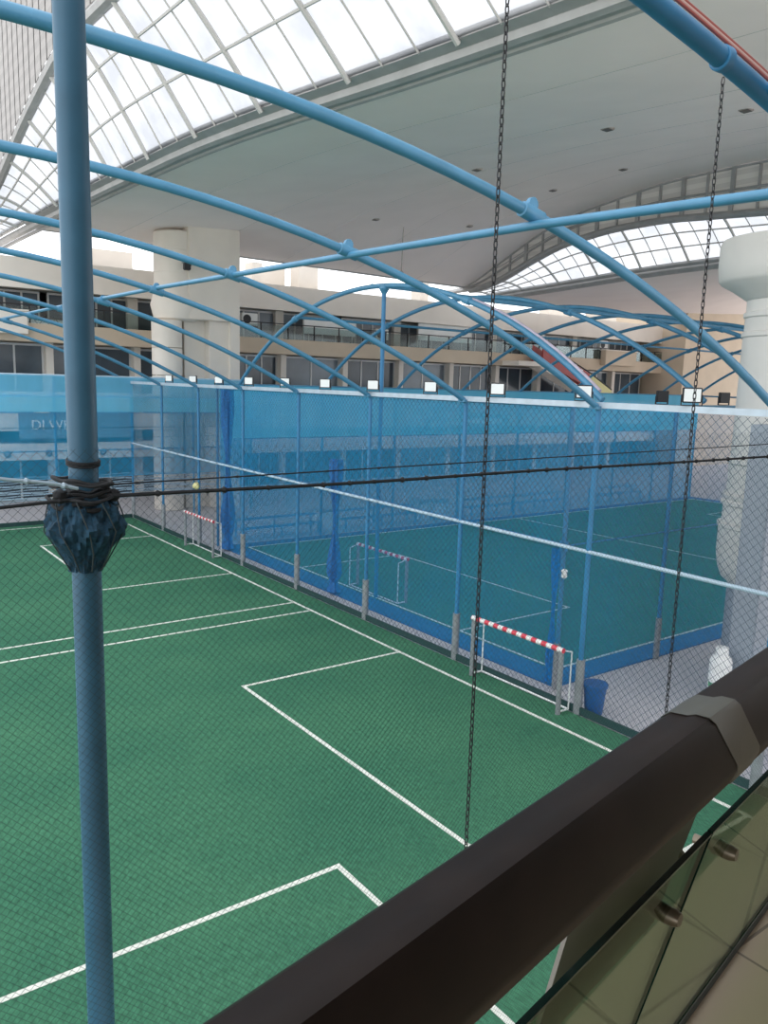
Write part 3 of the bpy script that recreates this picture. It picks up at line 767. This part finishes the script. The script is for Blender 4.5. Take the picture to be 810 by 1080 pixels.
b.add([(x, y, z+.25) for x,y,z in vs], [tuple(reversed(f_)) for f_ in fs])
ceil = struct(b.build('ceiling', M['ceiling'], None, True), 'broad pale curved ceiling between the two roof lights')
sm = MB()
for u in (.12, .3, .48, .66, .84):
    sm.tube([tuple(Vector(ceil_pt(y, u))+Vector((0,0,.008))) for y in YS], .018, 4)
sm.build('panel_seam', M['seam'], ceil)
# ceiling edge beam at the far side
b = MB(); b.tube([tuple(Vector(ceil_pt(45, k/NU))+Vector((0,0,.1))) for k in range(NU+1)], .16, 6)
struct(b.build('trim_3', M['gutter']), 'dark edge along the far side of the ceiling')

def roof_light(name, label, arch_x, arch_tab, gut, y0, y1, rings, secs, minor, ring_w, up_off):
    """glazing falling from an arched rib (x = arch_x) to the gutter line gut(y)"""
    o = None
    az = lambda y: smooth_tab(arch_tab, y, 1.0)
    def P(y, u):
        a = Vector((arch_x, y, az(y))); g = Vector(gut(y))
        q = a+(g-a)*u; q.z += .12*math.sin(PI*u)
        return q
    N = 60; yy = [y0+(y1-y0)*i/N for i in range(N+1)]
    fr = MB()
    for u in rings: fr.tube([P(y, u)+Vector((0,0,-.12)) for y in yy], .045, 6)
    for i in range(secs+1):
        y = y0+(y1-y0)*i/secs
        fr.tube([P(y, k/8)+Vector((0,0,-.14)) for k in range(9)], .075, 6)
        for j in range(1, minor):
            ym = y+(y1-y0)/secs*j/minor
            if ym < y1: fr.tube([P(ym, k/8)+Vector((0,0,-.05)) for k in range(9)], .03, 5)
    o = struct(fr.build(name, M['steel'], None, True), label)
    g = MB(); vs = []; fs = []; m = 9
    for y in yy:
        for k in range(m): vs.append(P(y, k/(m-1)))
    for i in range(N):
        for k in range(m-1): fs.append((i*m+k, i*m+k+1, (i+1)*m+k+1, (i+1)*m+k))
    g.add(vs, fs); g.build('pane', M['skyglass'], o, True)
    # arched rib and louvred ring above it
    r = MB(); r.tube([(arch_x, y, az(y)) for y in yy], .22, 8); r.tube([(arch_x-.1, y, az(y)+.9) for y in yy], .07, 6); r.build('arch_rib', M['gutter'], o, True)
    return o, az
LA = [(-12,14.6),(0,16.6),(10,17.6),(18,17.8),(24,17.75),(28,17.95),(31,17.85),(36,16.9),(40.9,15.6),(45,14.8),(58,14.4)]
o1, az1 = roof_light('window_91', 'large bright barrel roof light across the upper left', 8.2, LA, lambda y: (gx(y)-.25, y, 14.55), -6.6, 52.9, (.28,.62), 17, 3, 2, 0)
# gutter beam
g = MB()
for off, zz, r_ in ((-.15,14.62,.13),(.18,14.40,.20),(.55,14.28,.10)):
    g.tube([(gx(y)+off, y, zz) for y in YS+[47,50,54]], r_, 8)
g.add([(gx(y)+d, y, z) for y in YS for d, z in ((-.3,14.5),(.6,14.22))], [(2*i,2*i+1,2*i+3,2*i+2) for i in range(len(YS)-1)])
struct(g.build('trim_4', M['gutter'], None, True), 'grey gutter beam along the lower edge of the left roof light')
# louvred wall above the left rib
def ring_wall(name, label, x, az, h, y0, y1, nrib):
    N = 70; yy = [y0+(y1-y0)*i/N for i in range(N+1)]
    w = MB(); w.add([p for y in yy for p in ((x,y,az(y)+.1),(x,y,az(y)+h))], [(2*i,2*i+1,2*i+3,2*i+2) for i in range(N)])
    w.add([p for y in yy for p in ((x+.2,y,az(y)+.1),(x+.2,y,az(y)+h))], [(2*i,2*i+2,2*i+3,2*i+1) for i in range(N)])
    o = struct(w.build(name, M['louver']), label)
    r = MB()
    for i in range(nrib+1):
        y = y0+(y1-y0)*i/nrib
        r.box(x-.12, x+.05, y-.07, y+.07, az(y), az(y)+h)
    for q in (.02, .5, .98): r.tube([(x-.1, y, az(y)+h*q) for y in yy], .06, 5)
    r.build('steel_rib', M['gutter'], o)
    return o
w = MB()
N = 60; yy = [-8+52*i/N for i in range(N+1)]
w.add([p for y in yy for p in ((8.0,y,az1(y)+.1),(8.0,y,az1(y)+7.5))], [(2*i,2*i+1,2*i+3,2*i+2) for i in range(N)])
ow = struct(w.build('wall_left', M['cladding']), 'grey corrugated wall above the left roof light rib')
r = MB()
for i in range(60):
    y = -6+i*.85; r.box(8.0, 8.12, y-.05, y+.05, az1(y), az1(y)+7.4)
r.build('cladding_rib', M['cladding'], ow)

# far right roof light with its louvred ring
B2 = [(-12,9.0),(0,12.8),(10,14.9),(18,15.8),(22.4,16.1),(28.4,16.55),(32.3,16.5),(36,16.05),(38.4,15.35),(41.4,14.3),(43.5,13.9),(47,13.8)]
o2, az2 = roof_light('window_92', 'bright arched roof light at the upper right behind the pillar', 40.3, B2, lambda y: (42.6, y, smooth_tab([(0,14.5),(23,14.5),(31,14.4),(37,14.1),(46,13.75)], y)), 2, 44.6, (.3,.62), 13, 3, 2, 0)
N = 70; yy = [-8+55*i/N for i in range(N+1)]
w = MB()
w.add([p for y in yy for p in ((40.15,y,az2(y)+.05),(40.15,y,max(az2(y)+.06,bz(y)+.15)))], [(2*i,2*i+1,2*i+3,2*i+2) for i in range(N)])
ow = struct(w.build('wall_gable', M['louver']), 'louvred arched gable above the right roof light')
r = MB()
for i in range(34):
    y = -6+i*1.45
    if y < 43: r.box(40.0, 40.14, y-(.11 if i%2 else .05), y+(.11 if i%2 else .05), az2(y), bz(y)+.1)
for q in (.0, .5, .97): r.tube([(40.05, y, az2(y)+(bz(y)-az2(y))*q) for y in yy], .07 if q else .14, 6)
r.build('steel_rib', M['gutter'], ow)
g = MB()
for xo, zo, r_ in ((42.5,-.05,.16),(42.85,-.3,.22)):
    g.tube([(xo, y, smooth_tab([(0,14.5),(23,14.5),(31,14.4),(37,14.1),(46,13.75)], y)+zo) for y in YS], r_, 6)
struct(g.build('trim_5', M['gutter']), 'gutter beam under the right roof light')
# next ceiling bay beyond the right roof light
b = MB(); vs = []; fs = []
for i, y in enumerate(YS):
    for k in range(9):
        u = k/8; zz = smooth_tab([(0,14.1),(23,14.1),(31,14.0),(37,13.7),(46,13.4)], y); vs.append((42.9+34*u, y, zz+(bz(y)+.2-zz)*u*u))
for i in range(len(YS)-1):
    for k in range(8): fs.append((i*9+k, i*9+k+1, (i+1)*9+k+1, (i+1)*9+k))
b.add(vs, fs); b.add([(x,y,z+.25) for x,y,z in vs], fs)
struct(b.build('ceiling_beyond', M['ceiling'], None, True), 'next pale ceiling bay under the right roof light')

# recessed ceiling fittings
dl = [(23.82,33.53),(28.05,31.31),(21.17,23.34),(25.6,23.58),(25.08,19.73),(20.92,17.15),(22.45,13.51)]
dll = ['dark square ceiling fitting nearest the far shops', 'dark square ceiling fitting right of the hanging rod', 'dark square ceiling fitting left of the hanging chain, middle row',
       'dark square ceiling fitting just above the clamp of the second nearest arch', 'dark square ceiling fitting toward the right roof light', 'dark square ceiling fitting high in the middle of the ceiling', 'dark square ceiling fitting close to the top right corner']
CAMZ = 7.0
for (x, y), lb in zip(dl, dll):
    # find the ceiling point on the sight line through (x, y, 15)
    d = Vector((x, y, 8.0)); best = None
    for k in range(1, 400):
        q = d*(k/200)
        u = (q.x-gx(q.y)-.55)/(40-gx(q.y)-.55)
        if 0 <= u <= 1 and q.z+7 >= ceil_pt(q.y, u)[2]: best = (q.x, q.y, ceil_pt(q.y, u)[2]); break
    if best is None: continue
    x, y, z = best
    t = thing('ceiling_light', lb, 'ceiling light', (x, y, z), 'square fittings in the ceiling')
    b = MB(); b.box(x-.17, x+.17, y-.17, y+.17, z-.05, z+.03); b.build('rim', M['taupe'], t, bevel=.01)
    b = MB(); b.box(x-.14, x+.14, y-.14, y+.14, z-.065, z-.051); b.build('diffuser', M['vent'], t)

# hanging rod in the middle
t = thing('hanging_rod', 'thin dark rod hanging from the ceiling above the centre post', 'rod', (26.7, 35, 13))
b = MB(); b.tube([(26.7,35,15.2),(26.65,35,12.85)], .03, 6); b.build('rod', M['taupe'], t, True)
b = MB(); b.lathe([(.05,12.95),(.14,12.85),(.16,12.78),(.05,12.7)], 26.65, 35, 12); b.build('lamp_cup', M['taupe'], t, True)

# ------------------------------------------------------------------ near pole, safety net, ropes, chains
PX, PY = .70, 2.5
b = MB(); b.tube([(PX,PY,0),(PX,PY,zc(PX))], .044, 20)
t = thing('steel_pole', 'thick blue steel pole standing close to the camera on the left', 'pole', (PX, PY, 0))
b.build('pole_tube', M['pole'], t, True)
b = MB()
for z in (6.735, 6.74, 6.728): b.tube([(PX+.048*math.cos(a), PY+.048*math.sin(a), z+.006*math.sin(a)) for a in [2*PI*i/20 for i in range(20)]], .0035, 5, closed=True)
b.build('tie_band', M['black'], t, True)
t = thing('net_bundle', 'gathered dark blue net tied round the near pole', 'netting', (PX, PY, 6.45))
b = MB()
rb = random.Random(5)
bp_ = [(.046,6.395),(.050,6.415),(.058,6.435),(.070,6.455),(.084,6.478),(.098,6.50),(.108,6.52),(.111,6.54),(.104,6.56),(.098,6.58),(.094,6.60),(.080,6.622),(.055,6.635)]
b.lathe(bp_, PX, PY, 96, lobes=lambda a, z: 1+.09*math.sin(5*a+z*40)+.06*math.sin(11*a-z*70)+.045*math.sin(19*a+z*110)+.03*math.sin(31*a-z*50))
b.build('net_folds', M['bundle'], t, True)
for i in range(7):
    r_ = .052+.048*rb.random(); zz = 6.605+.012*i; tl = rb.uniform(-.012,.012); ph = rb.uniform(0,6)
    b = MB(); b.tube([(PX+r_*(1+.12*math.sin(3*q+ph))*math.cos(q), PY+r_*(1+.1*math.sin(2*q+ph))*math.sin(q), zz+tl*math.cos(q+ph)+.004*math.sin(5*q)) for q in [2*PI*k/36 for k in range(36)]], .0045+.003*rb.random(), 6, closed=True)
    b.build('wound_rope', M['black'], t, True)
for (dx, dz, r_) in ((.075,.0,.020),(-.085,.005,.022),(.05,.03,.014)):
    b = MB(); b.lathe([(r_*.3,6.635+dz-r_),(r_*.9,6.635+dz-r_*.5),(r_,6.635+dz),(r_*.8,6.635+dz+r_*.6),(r_*.2,6.635+dz+r_)], PX+dx, PY-.05, 14, lobes=lambda a, z: 1+.2*math.sin(3*a+z*200))
    b.build('rope_knot', M['black'], t, True)
for i in range(9):
    a = i*2*PI/9; b = MB(); b.tube([(PX+r_*math.cos(a+q), PY+r_*math.sin(a+q), z) for r_, q, z in ((.10,0,6.63),(.112,.2,6.58),(.122,.35,6.53),(.085,.5,6.46),(.052,.55,6.40))], .0022, 5)
    b.build('cord', M['mesh'], t, True)

NY = 2.44
b = MB(); strands(b, (-1.3,NY,.02), (1,0,0), (0,0,1), 6.6, 6.60, .0285, .0008, (0,1,0))
t = thing('safety_net', 'fine dark diamond safety net hanging across the whole foreground', 'netting', (2, NY, 6.62))
b.build('net_mesh', M['mesh'], t)
b = MB(); strands(b, (-1.3,NY,6.62), (1,0,0), (0,0,1), 6.6, .16, .034, .0008, (0,1,0)); b.build('upper_mesh', M['mesh'], t)
# ropes
def rope(pts, r, label, m='black', knots=0):
    b = MB(); b.tube(pts, r, 6)
    if knots:
        rr = random.Random(3)
        for i in range(knots):
            u = (i+.5)/knots*(len(pts)-1)+rr.uniform(-.3,.3); u = max(0, min(len(pts)-1.001, u)); k = int(u); p = Vector(pts[k]).lerp(Vector(pts[k+1]), u-k)
            s = rr.uniform(1.4,2.1); b.tube([p+Vector((-.010,0,0)), p, p+Vector((.010,0,0))], [r*.9, r*s, r*.9], 6)
    return tag(b.build('rope', M[m], None, True), label, 'rope')
rope([(x, NY-.01, 6.635-.006*math.sin(PI*(x-.7)/2)**2*(1 if x < 2.7 else .3)) for x in [.72+.2*i for i in range(24)]], .0065, 'thick black rope edging the safety net right of the near pole', knots=34)
rope([(x, NY-.01, 6.67+.010*(x-.7)) for x in [.72+.25*i for i in range(19)]], .0028, 'thin black rope above the thick one right of the near pole', knots=14)
rope([(.68-.1*i, NY-.01, 6.633-.012*math.sin(i*PI/10)-.002*i) for i in range(15)], .0055, 'thick black rope from the near pole to the left edge', knots=8)
rope([(.66-.06*i, NY-.02, 6.665+.012*i+.004*math.sin(i*1.3)) for i in range(14)], .006, 'pale twisted rope rising from the near pole to the left edge', 'pale_tube', knots=8)
# chains
def chain(x, y, z0, z1, label, pitch=.040):
    b = MB(); k = 0; z = z1
    while z > z0:
        a = 0 if k % 2 else PI/2
        pts = []
        for i in range(10):
            q = 2*PI*i/10; lx = .0085*math.cos(q); lz = .0235*math.sin(q)
            pts.append((x+lx*math.cos(a), y+lx*math.sin(a), z+lz))
        b.tube(pts, .0030, 5, closed=True); z -= pitch*.86; k += 1
    return tag(b.build('chain', M['chain'], None, True), label, 'chain', 'hanging chains')
chain(2.39, 2.5, .03, zc(2.39)-.10, 'longer dark link chain hanging in front of the near goal')
chain(3.92, 2.5, .03, zc(3.92)-.10, 'dark link chain on the right, hanging from the nearest arch by the pillar')

# ------------------------------------------------------------------ balcony: slab, rail, glass
ang = math.radians(10.7); D = Vector((math.cos(ang), math.sin(ang), 0)); NN = Vector((-math.sin(ang), math.cos(ang), 0))
def tn(t_, n_, z): return D*t_+NN*n_+Vector((0,0,z))
FZ = 5.10
def slab(b, t0, t1, n0, n1, z0, z1):
    b.hexa([tn(t0,n0,z0),tn(t1,n0,z0),tn(t1,n1,z0),tn(t0,n1,z0),tn(t0,n0,z1),tn(t1,n0,z1),tn(t1,n1,z1),tn(t0,n1,z1)])
b = MB(); slab(b, -7, 9, -3.6, 1.01, FZ-.35, FZ)
o = b.build('floor_balcony', M['balcony_tile']); struct(o, 'cream tiled balcony floor under the camera')
b = MB(); slab(b, -7, 9, -3.7, -3.55, FZ, 9.2); struct(b.build('wall_back', M['brownroof']), 'corridor wall behind the camera')  # unseen wall, added to keep light off the handrail front
b = MB(); slab(b, -7, 9, -3.7, .55, 9.0, 9.25); struct(b.build('ceiling_balcony', M['brownroof']), 'corridor ceiling above the camera')  # unseen ceiling, added with the wall to darken the handrail front
t = thing('glass_balustrade', 'dark wooden handrail over leaning glass panels in the foreground', 'balustrade', tuple(tn(1.5,.6,FZ)))
prof = [(.545,6.384),(.525,6.396),(.500,6.397),(.492,6.385),(.484,6.262),(.490,6.240),(.520,6.180),(.535,6.176),(.585,6.182),(.615,6.215),(.625,6.28),(.610,6.35),(.580,6.378)]
def rail_piece(t0, t1, prof, skew=0, grow=0.0):
    b = MB(); cn = sum(p[0] for p in prof)/len(prof); cz = sum(p[1] for p in prof)/len(prof)
    P = [(cn+(a-cn)*(1+grow), cz+(z-cz)*(1+grow)) for a, z in prof]
    n = len(P)
    vs = []
    for tt in (t0, t1):
        for a, z in P: vs.append(tn(tt+skew*(6.397-z), a, z))
    b.add(vs, [tuple(range(n)), tuple(reversed(range(n,2*n)))])
    fs = []
    for i in range(n):
        b.cur = 1 if i in (5,6,7,8,9) else 0
        b.f.append((i,(i+1)%n,n+(i+1)%n,n+i)); b.fm.append(b.cur)
    return b
hr = rail_piece(-3, 8, prof).build('handrail', [M['handrail'], M['under']], t, True)
rail_piece(1.455, 1.585, prof, 1.0, .03).build('joint_sleeve', M['sleeve'], hr, True)['label'] = 'dull metal joint sleeve'
# leaning glass
gn = lambda z: .52+.2336*(6.095-z)
def pane(t0, t1, z0, z1, th=.008):
    b = MB(); b.hexa([tn(t0,gn(z0),z0),tn(t1,gn(z0),z0),tn(t1,gn(z0)+th,z0),tn(t0,gn(z0)+th,z0),tn(t0,gn(z1),z1),tn(t1,gn(z1),z1),tn(t1,gn(z1)+th,z1),tn(t0,gn(z1)+th,z1)]); return b
for t0, t1 in ((-1.0,1.584), (1.592,4.2), (4.21,7.0)):
    g = pane(t0, t1, FZ+.06, 6.095).build('glass_panel', M['glass'], t)
    e_ = MB(); 
    for (a0,a1,z0,z1) in ((t0,t1,6.094,6.102), (t0-.001,t0+.0015,FZ+.06,6.095), (t0,t1,FZ+.055,FZ+.064)):
        e_.hexa([tn(a0,gn(z0)-.002,z0),tn(a1,gn(z0)-.002,z0),tn(a1,gn(z0)+.010,z0),tn(a0,gn(z0)+.010,z0),tn(a0,gn(z1)-.002,z1),tn(a1,gn(z1)-.002,z1),tn(a1,gn(z1)+.010,z1),tn(a0,gn(z1)+.010,z1)])
    e_.build('glass_edge', M['glassedge'], g)['label'] = 'dark green glass edge'
for tc_, zz in ((1.81,5.945),(1.49,5.945)):
    n0 = gn(zz)
    b = MB(); b.tube([tn(tc_,n0-.025,zz), tn(tc_,n0-.012,zz), tn(tc_,n0+.03,zz)], [.014,.018,.018], 14); b.tube([tn(tc_,n0+.014,zz), tn(tc_,n0+.075,zz)], .012, 8)
    b.build('glass_clamp', M['clamp'], t, True)
# taupe bracket plate below the rail just outside the glass
bn = lambda z: .575+.24*(6.10-z)
b = MB(); z0, z1 = 5.79, 6.20
b.hexa([tn(1.14,bn(z0),z0),tn(1.66,bn(z0),z0),tn(1.66,bn(z0)+.008,z0),tn(1.14,bn(z0)+.008,z0),tn(1.10,bn(z1),z1),tn(1.66,bn(z1),z1),tn(1.66,bn(z1)+.008,z1),tn(1.10,bn(z1)+.008,z1)])
b.build('bracket_plate', M['plate'], t)['label'] = 'taupe bracket plate'
b = MB(); b.tube([tn(1.64,bn(6.0)+.015,6.0), tn(1.70,bn(6.0)+.015,5.95)], .014, 8); b.build('bracket_pin', M['clamp'], t, True)
b = MB(); slab(b, -3, 8, gn(FZ)-.006, gn(FZ)+.010, FZ, FZ+.03); b.build('floor_channel', M['channel'], t)

# ------------------------------------------------------------------ world, camera, colour management
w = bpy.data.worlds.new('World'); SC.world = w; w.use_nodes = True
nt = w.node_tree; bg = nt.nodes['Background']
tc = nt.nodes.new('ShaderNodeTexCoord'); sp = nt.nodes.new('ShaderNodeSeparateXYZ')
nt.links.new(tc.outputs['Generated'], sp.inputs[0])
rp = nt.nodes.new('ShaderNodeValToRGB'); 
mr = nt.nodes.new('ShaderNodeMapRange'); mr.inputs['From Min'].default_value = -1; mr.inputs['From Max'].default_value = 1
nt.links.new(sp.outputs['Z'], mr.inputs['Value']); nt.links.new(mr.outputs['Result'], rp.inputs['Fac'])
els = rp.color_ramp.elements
els[0].position = .46; els[0].color = (.80,.77,.73,1)  # lower half made bright to light the ceiling from below, no real source
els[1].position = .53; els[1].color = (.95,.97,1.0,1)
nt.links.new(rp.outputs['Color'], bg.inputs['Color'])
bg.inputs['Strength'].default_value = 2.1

cam = bpy.data.cameras.new('Camera'); co = bpy.data.objects.new('Camera', cam); COL.objects.link(co)
yaw, pit, rol = map(math.radians, (-36.5613, 9.2201, 1.6532))
fw = Vector((-math.sin(yaw)*math.cos(pit), math.cos(yaw)*math.cos(pit), -math.sin(pit)))
r0 = Vector((math.cos(yaw), math.sin(yaw), 0)); u0 = r0.cross(fw)
rr = r0*math.cos(rol)+u0*math.sin(rol); uu = u0*math.cos(rol)-r0*math.sin(rol)
mtx = Matrix((rr, uu, -fw)).transposed().to_4x4(); mtx.translation = (0,0,7.0)
co.matrix_world = mtx
cam.sensor_fit = 'VERTICAL'; cam.sensor_height = 36; cam.lens = 837.4*36/1080; cam.clip_start = .05; cam.clip_end = 500
SC.camera = co
for o in bpy.data.objects:
    if '_o' in o.keys(): del o['_o']
vs_ = SC.view_settings
SC.display_settings.display_device = 'sRGB'
vs_.view_transform = 'Standard'; vs_.look = 'None'; vs_.gamma = 1; vs_.use_curve_mapping = False; vs_.exposure = 0.0
SC.cycles.max_bounces = 8; SC.cycles.diffuse_bounces = 5; SC.cycles.transparent_max_bounces = 24
SC.cycles.use_denoising = True
